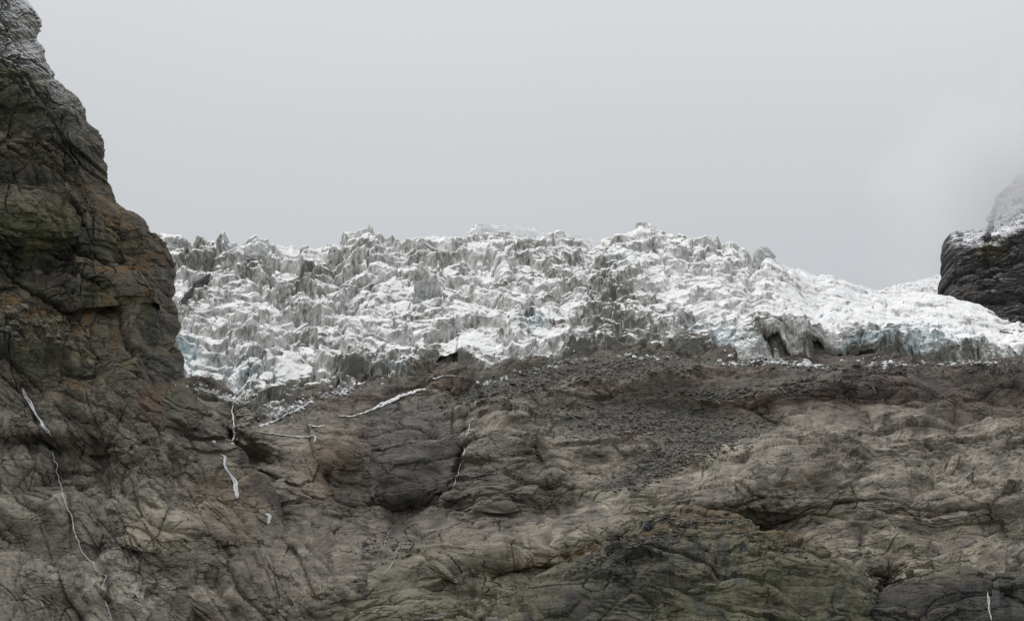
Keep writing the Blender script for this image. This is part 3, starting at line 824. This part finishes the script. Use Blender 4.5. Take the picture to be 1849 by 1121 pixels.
def build_right_crag():
    us0 = np.linspace(0, 1, 300)[None, :]
    nr = 330
    a = np.linspace(0, 1, nr)[:, None]
    sky_pts = [(1700, 440), (1722, 428), (1745, 422), (1765, 414), (1772, 398), (1778, 382), (1792, 366), (1815, 345), (1849, 318), (1950, 250), (2150, 160)]
    s = us0**1.25
    uc = 1712+(2120-1712)*s
    vtop = curve(sky_pts, uc)
    v = 640+(vtop-640)*a
    ue = curve([(300, 1722), (428, 1734), (445, 1728), (470, 1722), (500, 1719), (540, 1717), (640, 1712)], v)+2.5*fbm(v/14, 0*v, 0*v+3, 3)
    u = ue+(2120-ue)*s
    vcl = curve([(1700, 446), (1720, 452), (1760, 452), (1800, 444), (1830, 430), (1845, 420), (1900, 400), (2150, 340)], u)  # brow of the dark cliff
    Y = 1980+(640-v)*0.35
    up = np.clip(vcl-v, 0, None)
    Y = Y+np.minimum(up, 42)*7.5+np.clip(up-42, 0, None)*1.6
    Y = Y+90*(1-np.sqrt(np.clip(1-(1-s)**3, 0, 1)))*0.9
    P = world_at(u, v, Y)
    n = grid_normals(P)
    d, aa, bb = rock_relief(P, 23.0, 0.25, 1.5, 1.2, 0.55)
    x, z = P[..., 0], P[..., 2]
    d = d+3.0*facets((x+0.3*z)/14, z/30, 71, 1.0, 0.6)[0]
    P = P+n*d[..., None]
    # back of the flank
    bk = []
    for k in range(6, 0, -1):
        q = P[:, :1].copy(); q[..., 1] += 30*k; q[..., 0] += 3*k*k*0.5; bk.append(q)
    P = np.concatenate(bk+[P], 1)
    pad = lambda A: np.concatenate([A[:, :1]]*6+[A], 1)
    base = np.zeros(u.shape+(3,), np.float32)+np.array((0.060, 0.058, 0.058), np.float32)
    base = lerp3(base, (0.11, 0.10, 0.095), sstep(0, 0.5, fbm(aa/20, bb/10, 0*u, 4))*0.7)
    base = lerp3(base, (0.11, 0.105, 0.062), blob(u, v, 1790, 455, 30, 16, -30, 0.5)*0.8)
    snow = 0.10+0.62*sstep(-6, 14, vcl-v)*(1-0.5*sstep(60, 90, vcl-v))
    o = sheet("crag", P, M_CRAG, False, {"tint": np.concatenate([base[:, :1]]*6+[base], 1), "snow": pad(snow)})
    link(o, kind="structure")

# ------------------------------------------------------------------ things that lie on the surfaces
def raster(keys):
    """for every photo pixel the nearest surface point, so that things can be set down on the ground"""
    R = np.full((1121, 1849), 9e9); I = np.zeros((1121, 1849, 3)); Nn = np.zeros((1121, 1849, 3))
    for k in keys:
        P, U, V, n = LAYERS[k]
        ui = np.round(U).astype(int).ravel(); vi = np.round(V).astype(int).ravel()
        P = P.reshape(-1, 3); n = n.reshape(-1, 3)
        m = (ui >= 0) & (ui < 1849) & (vi >= 0) & (vi < 1121)
        ui, vi, P, n = ui[m], vi[m], P[m], n[m]
        d = P[:, 1]
        o = np.argsort(-d)
        ui, vi, P, n, d = ui[o], vi[o], P[o], n[o], d[o]
        better = d < R[vi, ui]
        ui, vi, P, n, d = ui[better], vi[better], P[better], n[better], d[better]
        R[vi, ui] = d; I[vi, ui] = P; Nn[vi, ui] = n
    return R, I, Nn

def pick(ras, u, v, r=2):
    R, I, Nn = ras
    while R[max(int(round(v))-r, 0):int(round(v))+r+1, max(int(round(u))-r, 0):int(round(u))+r+1].min(initial=9e9) > 8e9 and r < 60:
        r += 2
    u = int(np.clip(round(u), r, 1848-r)); v = int(np.clip(round(v), r, 1120-r))
    win = R[v-r:v+r+1, u-r:u+r+1]
    k = np.unravel_index(np.argmin(win), win.shape)
    return I[v-r+k[0], u-r+k[1]], Nn[v-r+k[0], u-r+k[1]]

_phi = (1+5**.5)/2
ICO_V = np.array([(-1, _phi, 0), (1, _phi, 0), (-1, -_phi, 0), (1, -_phi, 0), (0, -1, _phi), (0, 1, _phi), (0, -1, -_phi), (0, 1, -_phi), (_phi, 0, -1), (_phi, 0, 1), (-_phi, 0, -1), (-_phi, 0, 1)])
ICO_V /= np.linalg.norm(ICO_V[0])
ICO_F = np.array([(0, 11, 5), (0, 5, 1), (0, 1, 7), (0, 7, 10), (0, 10, 11), (1, 5, 9), (5, 11, 4), (11, 10, 2), (10, 7, 6), (7, 1, 8), (3, 9, 4), (3, 4, 2), (3, 2, 6), (3, 6, 8), (3, 8, 9), (4, 9, 5), (2, 4, 11), (6, 2, 10), (8, 6, 7), (9, 8, 1)])
rng = np.random.RandomState(11)

def stones(name, pts, sizes, mat, flat=0.6):
    n = len(pts)
    V = ICO_V[None]*(0.7+0.6*rng.rand(n, 12, 1))*np.stack([0.8+0.7*rng.rand(n), 0.8+0.5*rng.rand(n), flat*(0.6+0.6*rng.rand(n))], -1)[:, None]
    a = rng.rand(n)*6.283; c, s_ = np.cos(a)[:, None], np.sin(a)[:, None]
    X = V[..., 0]*c-V[..., 1]*s_; Y = V[..., 0]*s_+V[..., 1]*c
    t = rng.normal(0, 0.35, n); c, s_ = np.cos(t)[:, None], np.sin(t)[:, None]
    Z = V[..., 2]*c+X*s_; X = X*c-V[..., 2]*s_
    V = np.stack([X, Y, Z], -1)*np.asarray(sizes)[:, None, None]+np.asarray(pts)[:, None, :]
    F = ICO_F[None]+12*np.arange(n)[:, None, None]
    return raw_mesh(name, V.reshape(-1, 3), F.reshape(-1, 3), mat, False)

def rough_block(name, size, mat, seed, res=14, jag=0.18, flat_top=False, dirt=0.1, taper=0.0):
    """one broken block: a subdivided box pushed about by facets; origin at its foot"""
    q = []
    vs_, fs = [], []
    def face(ax, sgn):
        g = np.linspace(-1, 1, res)
        A, B = np.meshgrid(g, g)
        p = np.zeros((res, res, 3)); o1, o2 = [(1, 2), (2, 0), (0, 1)][ax]
        p[..., ax] = sgn; p[..., o1] = A if sgn > 0 else -A; p[..., o2] = B
        base = sum(len(x) for x in vs_)
        vs_.append(p.reshape(-1, 3))
        i = np.arange(res*res).reshape(res, res)+base
        fs.append(np.stack([i[:-1, :-1], i[:-1, 1:], i[1:, 1:], i[1:, :-1]], -1).reshape(-1, 4))
    for ax in range(3):
        face(ax, 1); face(ax, -1)
    p = np.concatenate(vs_); F = np.concatenate(fs)
    nrm = p/np.linalg.norm(p, axis=1, keepdims=True)
    p = p*0.72+nrm*0.28*1.25
    o = np.zeros(len(p))+seed*3.7
    k = 1+jag*(facets(p[:, 0]*1.3+p[:, 2]+seed, p[:, 1]*1.3-p[:, 2]*0.8+seed*2, seed, 1, 0.6)[0]+1.0*fbm(p[:, 0]*1.2+seed, p[:, 1]*1.2, p[:, 2]*1.2+o, 3))
    p = p*np.stack([k, k, k if not flat_top else 0.5+0.5*k], -1)
    p = p*np.stack([1-taper*np.clip(p[:, 2], -1, 1), 1-taper*np.clip(p[:, 2], -1, 1), 1+0*p[:, 2]], -1)
    p = p*np.array(size)/2
    p[:, 2] += size[2]*0.32
    # weld
    key = np.round(p, 3); _, idx, inv = np.unique(key, axis=0, return_index=True, return_inverse=True)
    inv = inv.reshape(-1)
    F = inv[F]
    return raw_mesh(name, p[idx], F, mat, False, {"blue": np.full(len(idx), 0.1), "dirt": np.full(len(idx), dirt)})

def ribbon(name, ras, path, mat, thick=0.7, strands=1, spread=0.0, ragged=0.5, seed=0, gap=0.0, lift=0.5):
    """water or snow lying on the rock along (u, v, width in px): closed strips with a raised middle"""
    path = np.array(path, float)
    seg = np.concatenate([[0], np.cumsum(np.hypot(np.diff(path[:, 0]), np.diff(path[:, 1])))])
    L = seg[-1]; m = max(int(L/1.6), 4)
    tt = np.linspace(0, L, m)
    V, F = [], []
    for sidx in range(strands):
        uu = np.interp(tt, seg, path[:, 0]); vv = np.interp(tt, seg, path[:, 1]); ww = np.interp(tt, seg, path[:, 2])
        off = (rng.rand()-.5)*spread
        uu = uu+off*ww+0.7*fbm(tt/14, 0*tt+sidx*3.3, 0*tt+seed, 3)*min(1, ragged*2)+off*2*np.sin(tt/11+sidx)
        pts = np.array([pick(ras, a, b, 2)[0] for a, b in zip(uu, vv)])
        # smooth the path so that it falls in front of the rock steps
        k = np.array([.25, .5, .25])
        for _ in range(5):
            pts[1:-1] = k[0]*pts[:-2]+k[1]*pts[1:-1]+k[2]*pts[2:]
        px = pts[:, 1]/F0*1.0
        w = (0.6 if strands == 1 else 0.95)*ww*px*(1+ragged*1.6*fbm(tt/6, 0*tt+sidx, 0*tt+seed+5, 3))/(strands**0.5)
        w = np.clip(w, 0.15, None)*np.clip(np.minimum(tt, L-tt)/4+0.2, 0, 1)
        tan = np.gradient(pts, axis=0); tan /= np.linalg.norm(tan, axis=1, keepdims=True)+1e-9
        to = CAM-pts; to /= np.linalg.norm(to, axis=1, keepdims=True)
        to[:, 2] = 0.35; to[:, 0] = 0; to /= np.linalg.norm(to, axis=1, keepdims=True)
        side = np.cross(tan, to); side /= np.linalg.norm(side, axis=1, keepdims=True)+1e-9
        c = pts+to*lift
        ring = [c-side*w[:, None]/2, c+to*thick-side*w[:, None]*0.2, c+to*thick+side*w[:, None]*0.2, c+side*w[:, None]/2, c-to*thick]
        base = sum(len(x) for x in V)
        V.append(np.stack(ring, 1).reshape(-1, 3))
        i = np.arange(m-1)[:, None]*5+base
        keep = np.ones(m-1, bool)
        if gap > 0:
            keep = fbm(tt[:-1]/5, 0*tt[:-1]+seed, 0*tt[:-1]+sidx*2, 3) > -0.5+gap
        for q in range(5):
            q2 = (q+1) % 5
            F.append(np.concatenate([i+q, i+q2, i+5+q2, i+5+q], 1)[keep])
    return raw_mesh(name, np.concatenate(V), np.concatenate(F), mat, True)

def build_things():
    ras = raster(["slope", "left", "knoll", "dark_knoll", "lobe"])
    rasg = raster(["glacier", "left"])
    falls = [
        ("waterfall", [(421, 727, 5), (420, 745, 5), (421, 770, 5), (423, 786, 6), (421, 796, 4)], 3, 0.9, "white waterfall dropping straight from the lowest tip of the glacier into the gully"),
        ("waterfall", [(400, 820, 4), (409, 822, 7), (406, 838, 5), (412, 848, 5), (420, 858, 6), (427, 868, 10), (428, 880, 12), (431, 899, 7)], 4, 1.0, "broadest white cascade, fanning out below a bend halfway down the gully"),
        ("waterfall", [(479, 926, 7), (487, 929, 9), (486, 938, 7), (485, 945, 4)], 2, 0.8, "short white spout at the bottom end of the gully"),
        ("waterfall", [(853, 752, 2.4), (846, 772, 2.4), (838, 792, 2.6), (836, 822, 2.8), (829, 842, 2.4), (826, 856, 2.6), (822, 868, 2.2), (817, 880, 2)], 1, 0, "thin white waterfall down the right edge of the dark hollow wall"),
        ("waterfall", [(43, 700, 3), (48, 715, 4), (58, 735, 6), (63, 748, 6), (74, 760, 6), (86, 778, 5), (93, 790, 3)], 3, 1.0, "white stream rushing over the slabs above the black overhang at far left"),
        ("waterfall", [(96, 812, 2), (101, 840, 2.6), (107, 866, 2.6), (115, 890, 2.8), (121, 912, 3), (128, 930, 3.4), (132, 958, 3), (142, 978, 2.8), (150, 996, 2.6), (168, 1016, 2.4), (176, 1030, 2.2), (192, 1041, 2.4), (186, 1060, 2), (190, 1080, 2.4), (198, 1100, 2.4), (204, 1119, 2.4)], 1, 0, "long thin white stream winding from the black overhang down to the bottom edge"),
        ("waterfall", [(1785, 1068, 1.6), (1786, 1085, 2), (1787, 1100, 2.4), (1791, 1119, 4)], 2, 0.8, "faint spray of water down the black cliff at the bottom right"),
        ("waterfall", [(1574, 697, 1.6), (1578, 705, 1.8), (1583, 714, 1.4)], 1, 0, "tiny white trickle on the brown rock band below the right part of the glacier"),
        ("waterfall", [(706, 952, 1.6), (703, 962, 1.6), (697, 976, 2), (694, 986, 1.6)], 1, 0, "small pale trickle in the dark rubble below the hollow wall"),
        ("waterfall", [(714, 1000, 1.6), (710, 1012, 1.4), (702, 1024, 2), (692, 1036, 1.6)], 1, 0, "small broken trickle running down left behind the green rock lobe"),
    ]
    for i, (nm, path, st, sp, lab) in enumerate(falls):
        o = ribbon(nm, ras, path, M_WATER, 0.3, st, sp*0.55, 0.4, i*7+1, 0.0)
        link(o, lab, "waterfall")
    snows = [
        ([(768, 701, 5), (748, 706, 9), (720, 716, 10), (695, 728, 8), (672, 739, 5), (640, 750, 3), (610, 752, 2)], "long white snow strip slanting down between the brown dome and the dark rock wall"),
        ([(460, 778, 2), (490, 782, 3), (520, 785, 3), (545, 788, 5), (570, 786, 3), (566, 797, 3)], "thin broken snow streak on the rock shelf right of the upper waterfall"),
        ([(556, 765, 3), (570, 769, 4), (590, 767, 4)], "small snow patch on the brown rock between the two longer snow streaks"),
        ([(780, 684, 3), (800, 679, 3), (822, 678, 2)], "narrow line of snow on top of the rust-coloured dome at the ice hollow"),
        ([(462, 770, 3), (475, 765, 5), (492, 760, 5), (520, 745, 4), (560, 726, 3)], "crumbly white snow edging the foot of the glacier above the brown ridge"),
    ]
    for i, (path, lab) in enumerate(snows):
        o = ribbon("snow_patch", ras, path, M_SNOW, 0.8, 3, 0.9, 0.7, 80+i, 0.15)
        link(o, lab, "snow patch")
    # scree: nobody could count it
    pts, sz = [], []
    regs = [(960, 695, 170, 24, -12, 1900), (1130, 668, 150, 24, -3, 1500), (1160, 765, 180, 38, 4, 2600), (1275, 800, 110, 34, -18, 1800), (1170, 852, 80, 22, -18, 1100),
            (1390, 705, 170, 16, -6, 700), (1245, 715, 90, 16, 0, 500), (1600, 665, 240, 10, 0, 500), (700, 985, 70, 20, 0, 160), (1250, 938, 110, 10, 0, 420), (1130, 990, 150, 9, -22, 380), (1400, 985, 90, 6, 20, 160), (60, 600, 110, 26, 0, 420), (560, 745, 60, 6, -24, 60)]
    for cx, cy, rx, ry, ang, n in regs:
        a = math.radians(ang)
        for _ in range(n):
            r = math.sqrt(rng.rand())*(0.55+0.75*rng.rand()); t_ = rng.rand()*6.283
            p, q = r*rx*math.cos(t_), r*ry*math.sin(t_)
            w, nn = pick(ras, cx+p*math.cos(a)-q*math.sin(a), cy+p*math.sin(a)+q*math.cos(a), 1)
            if w[1] < 10 or nn[2] < 0.1: continue
            pts.append(w); sz.append(min(0.32+rng.exponential(0.40), 3.0))
    o = stones("scree", pts, sz, M_SCREE)
    link(o, kind="stuff", label="dark grey rubble strewn over the slabs below the glacier")
    # broken ice below the front
    pts, sz = [], []
    for cx, cy, rx, ry, ang, n in [(1400, 652, 60, 7, 8, 260), (1470, 660, 40, 6, 10, 110), (1600, 655, 40, 8, 0, 160), (1330, 655, 60, 6, 0, 160), (1180, 645, 60, 4, 0, 60), (530, 735, 70, 9, -26, 300), (620, 708, 60, 6, -16, 120),
                                   (1760, 655, 80, 4, 0, 110), (880, 690, 40, 5, -10, 60), (430, 722, 60, 7, 12, 160), (380, 708, 40, 8, 20, 100), (990, 662, 60, 5, -12, 80)]:
        a = math.radians(ang)
        for _ in range(n):
            r = abs(rng.normal(0, 0.75)); t_ = rng.rand()*6.283
            p, q = r*rx*math.cos(t_), r*ry*math.sin(t_)
            w, nn = pick(ras if rng.rand() < 0.5 else raster_all, cx+p*math.cos(a)-q*math.sin(a), cy+p*math.sin(a)+q*math.cos(a), 1)
            if w[1] < 10: continue
            pts.append(w); sz.append(min(0.25+rng.exponential(0.5), 3.2))
    o = stones("ice_rubble", pts, sz, M_ICEBLOCK, 0.8)
    link(o, kind="stuff", label="white crumbled ice scattered along the glacier foot")
    # boulders one can point at
    def boulder(u, v, size, lab, mat=M_BOULDER, grp=None, nm="boulder", rz=None, tilt=0.0, rr=ras, seed=None):
        w, nn = pick(rr, u, v, 2)
        o = rough_block(nm, size, mat, seed if seed is not None else int(abs(u)*3+v), 12, 0.30)
        o.location = w.tolist()
        o.rotation_euler = (0, tilt, rng.rand()*3 if rz is None else rz)
        link(o, lab, "boulder" if nm == "boulder" else nm.replace("_", " "), grp)
        return o
    boulder(22, 570, (12, 8, 6), "largest pale green boulder, leaning at the left end of the grassy ledge", tilt=0.45)
    boulder(68, 585, (10, 7, 4.5), "flat grey-green boulder in the middle of the grassy ledge")
    boulder(44, 556, (6, 5, 4), "small angular boulder just above and behind the two biggest ledge boulders")
    boulder(14, 598, (5.5, 5, 4), "rounded mossy boulder below the leaning one on the ledge")
    boulder(105, 578, (6, 5, 3.6), "grey boulder at the right end of the ledge rubble, beside the tawny grass")
    boulder(1154, 845, (6.5, 5, 4), "pale block at the lower tip of the central scree tongue")
    boulder(866, 712, (5.5, 5, 4.5), "black boulder on the dark scree just right of the dark wall's top", M_FIN)
    boulder(1172, 953, (9, 6, 4.5), "dark boulder crowning the left shoulder of the green knoll", M_FIN)
    ledge = [(rng.uniform(0, 190), rng.uniform(578, 622)) for _ in range(16)]
    for (u, v) in ledge:
        s_ = rng.uniform(2.0, 4.0)
        boulder(u, v, (s_*1.3, s_, s_*0.7), "small grey boulder among the rubble strewn along the cliff's grassy ledge", grp="small boulders on the grassy ledge")
    # seracs and slabs that stand clear of the ice
    def serac(u, v, Y, size, lab, seed, rz=0.0, ry=0.0, mat=M_ICE, nm="serac", dirt=0.1, taper=0.0, jag=0.16):
        w = world_at(np.array(float(u)), np.array(float(v)), np.array(float(Y)))
        o = rough_block(nm, size, mat, seed, 30, jag, True, dirt, taper)
        o.location = w.tolist(); o.rotation_euler = (0, ry, rz)
        link(o, lab, "serac" if nm == "serac" else nm.replace("_", " "))
        return o
    serac(908, 428, 1925, (80, 26, 15), "long flat-topped white ice slab crowning the middle of the skyline", 3, 0.1, 0.03, mat=M_SLAB, jag=0.07)
    serac(1022, 442, 1925, (64, 24, 13), "wedge-shaped white ice slab with dark underside, right of the flat-topped one", 5, -0.1, 0.14, mat=M_SLAB, jag=0.07)
    serac(1158, 420, 1890, (11, 10, 15), "small dark square ice tower on the highest point of the glacier", 9, 0.3, 0.0)
    serac(1382, 478, 1800, (22, 14, 24), "bluish leaning ice tower on the right shoulder of the skyline", 12, 0.2, -0.3, dirt=-0.2, taper=0.35)
    serac(772, 542, pick(rasg, 772, 535)[0][1]-2, (27, 12, 24), "square grey ice block with a sheer dripping face in mid icefall", 15, 0.1, 0.0)
    serac(462, 468, pick(rasg, 462, 458)[0][1]+2, (30, 16, 20), "pale blue-grey ice tower standing highest on the left skyline", 18, 0.05, 0.0, dirt=-0.3, taper=0.2)
    serac(324, 452, pick(rasg, 324, 446)[0][1]+2, (22, 14, 12), "rounded dirty ice block on the skyline nearest the left cliff", 21, 0.0, 0.0)
    w, nn = pick(rasg, 334, 535, 3)
    o = rough_block("rock_blade", (7, 6, 25), M_FIN, 33, 22, 0.34, taper=0.6)
    o.location = (w[0]+2, w[1]-2, w[2]-9); o.rotation_euler = (0.0, 0.45, 0.2)
    link(o, "dark leaning blade of rock sticking out of the ice beside the left cliff", "rock blade")
    w, nn = pick(rasg, 360, 508, 3)
    o = rough_block("rock_blade", (7, 6, 18), M_FIN, 37, 20, 0.34, taper=0.6)
    o.location = (w[0], w[1]-3, w[2]-4); o.rotation_euler = (0.0, 0.75, -0.2)
    link(o, "smaller grey rock blade just right of the long dark one in the ice", "rock blade")

KN1 = [(860, 1200), (900, 1135), (950, 1085), (1000, 1042), (1080, 1003), (1150, 965), (1190, 945), (1235, 935), (1290, 938), (1340, 952), (1400, 984), (1480, 1008), (1540, 1048), (1590, 1110), (1640, 1190)]

# ------------------------------------------------------------------ valley ground and air
def build_ground():
    us = np.linspace(-3000, 3000, 61); ys = np.concatenate([np.linspace(-3000, 500, 15), np.linspace(560, 1100, 28)])
    x, y = np.meshgrid(us, ys)
    z = np.clip(y-560, 0, None)*0.05+1.0*fbm(x/120, y/120, 0*x, 3)*sstep(560, 700, y)
    P = np.stack([x, y, z], -1)
    o = sheet("ground", P, plain_material("valley_meadow", (0.10, 0.11, 0.07), 0.95, 0.3, 0.05), True)
    link(o, kind="structure")

def build_mist():
    # a cloud hanging on the upper crag and over the far snowfield
    me = bpy.data.meshes.new("cloud")
    a = world_at(np.array(1400.0), np.array(560.0), np.array(2130.0)); 
    x0, x1, y0, y1, z0, z1 = 330, 1050, 2150, 2500, 560, 1050
    co = [(x0, y0, z0), (x1, y0, z0), (x1, y1, z0), (x0, y1, z0), (x0, y0, z1), (x1, y0, z1), (x1, y1, z1), (x0, y1, z1)]
    me.from_pydata(co, [], [(0, 3, 2, 1), (4, 5, 6, 7), (0, 1, 5, 4), (1, 2, 6, 5), (2, 3, 7, 6), (3, 0, 4, 7)])
    m = bpy.data.materials.new("drifting_cloud"); m.use_nodes = True
    nt = m.node_tree; nt.nodes.clear()
    out = nt.nodes.new("ShaderNodeOutputMaterial")
    pv = nt.nodes.new("ShaderNodeVolumePrincipled")
    pv.inputs["Color"].default_value = (0.868, 0.870, 0.874, 1)
    pv.inputs["Anisotropy"].default_value = 0.2
    tcn = nt.nodes.new("ShaderNodeTexCoord"); sp = nt.nodes.new("ShaderNodeSeparateXYZ")
    nt.links.new(tcn.outputs["Object"], sp.inputs[0])
    nz = mapped_noise(nt, (1, 1, 1.4), 0.012, 5, 0.6)
    nw = mapped_noise(nt, (1, 1, 1), 0.006, 4, 0.6, loc=(50, 0, 9))
    zz = math_node(nt, 'ADD', sp.outputs['Z'], math_node(nt, 'MULTIPLY', math_node(nt, 'SUBTRACT', nw, 0.5), 260))
    xx = math_node(nt, 'ADD', sp.outputs['X'], math_node(nt, 'MULTIPLY', math_node(nt, 'SUBTRACT', nw, 0.5), 300))
    def edge(o_, lo, hi):
        return ramp_smooth(nt, o_, lo, hi)
    gz = edge(zz, 620, 770)
    gx = edge(xx, 570, 730)
    gy1 = edge(sp.outputs["Y"], 2150, 2230); gy2 = edge(sp.outputs["Y"], 2500, 2440)
    g = math_node(nt, 'MULTIPLY', math_node(nt, 'MULTIPLY', gz, gx), math_node(nt, 'MULTIPLY', gy1, gy2))
    g = math_node(nt, 'MULTIPLY', g, edge(zz, 960, 820))
    g = math_node(nt, 'MULTIPLY', g, edge(sp.outputs["X"], 1050, 980))
    g = math_node(nt, 'MULTIPLY', g, ramp_val(nt, nz, 0.3, 0.65, 0.25, 1.0))
    g = math_node(nt, 'MULTIPLY', g, 0.010)
    nt.links.new(g, pv.inputs["Density"])
    nt.links.new(pv.outputs[0], out.inputs["Volume"])
    me.materials.append(m)
    o = bpy.data.objects.new("cloud", me)
    link(o, kind="stuff")

def ramp_smooth(nt, src, lo, hi):
    n = nt.nodes.new("ShaderNodeMapRange"); n.interpolation_type = 'SMOOTHSTEP'
    n.inputs[1].default_value = min(lo, hi); n.inputs[2].default_value = max(lo, hi)
    n.inputs[3].default_value = 0.0 if lo < hi else 1.0; n.inputs[4].default_value = 1.0 if lo < hi else 0.0
    nt.links.new(src, n.inputs[0])
    return n.outputs[0]

# ------------------------------------------------------------------ run
build_slope()
build_left_cliff()
build_knoll("knoll", "knoll", KN1,
            870, 1630, 1300, 895, 100, 41.0, -0.1, knoll_tint)
build_knoll("dark_knoll", "knoll", [(1540, 1200), (1590, 1125), (1620, 1075), (1650, 1052), (1695, 1038), (1740, 1046), (1790, 1066), (1849, 1058), (1960, 1050)],
            1550, 1950, 1300, 900, 60, 47.0, 0.1, dark_tint)
build_knoll("lobe", "knoll", [(590, 1200), (628, 1125), (645, 1082), (690, 1062), (740, 1066), (790, 1092), (840, 1126), (900, 1200)],
            600, 890, 1300, 905, 60, 53.0, 0.5, lobe_tint)
build_glacier()
build_far_glacier()
build_right_crag()
raster_all = raster(["slope", "left", "glacier"])
build_things()
build_ground()
build_mist()
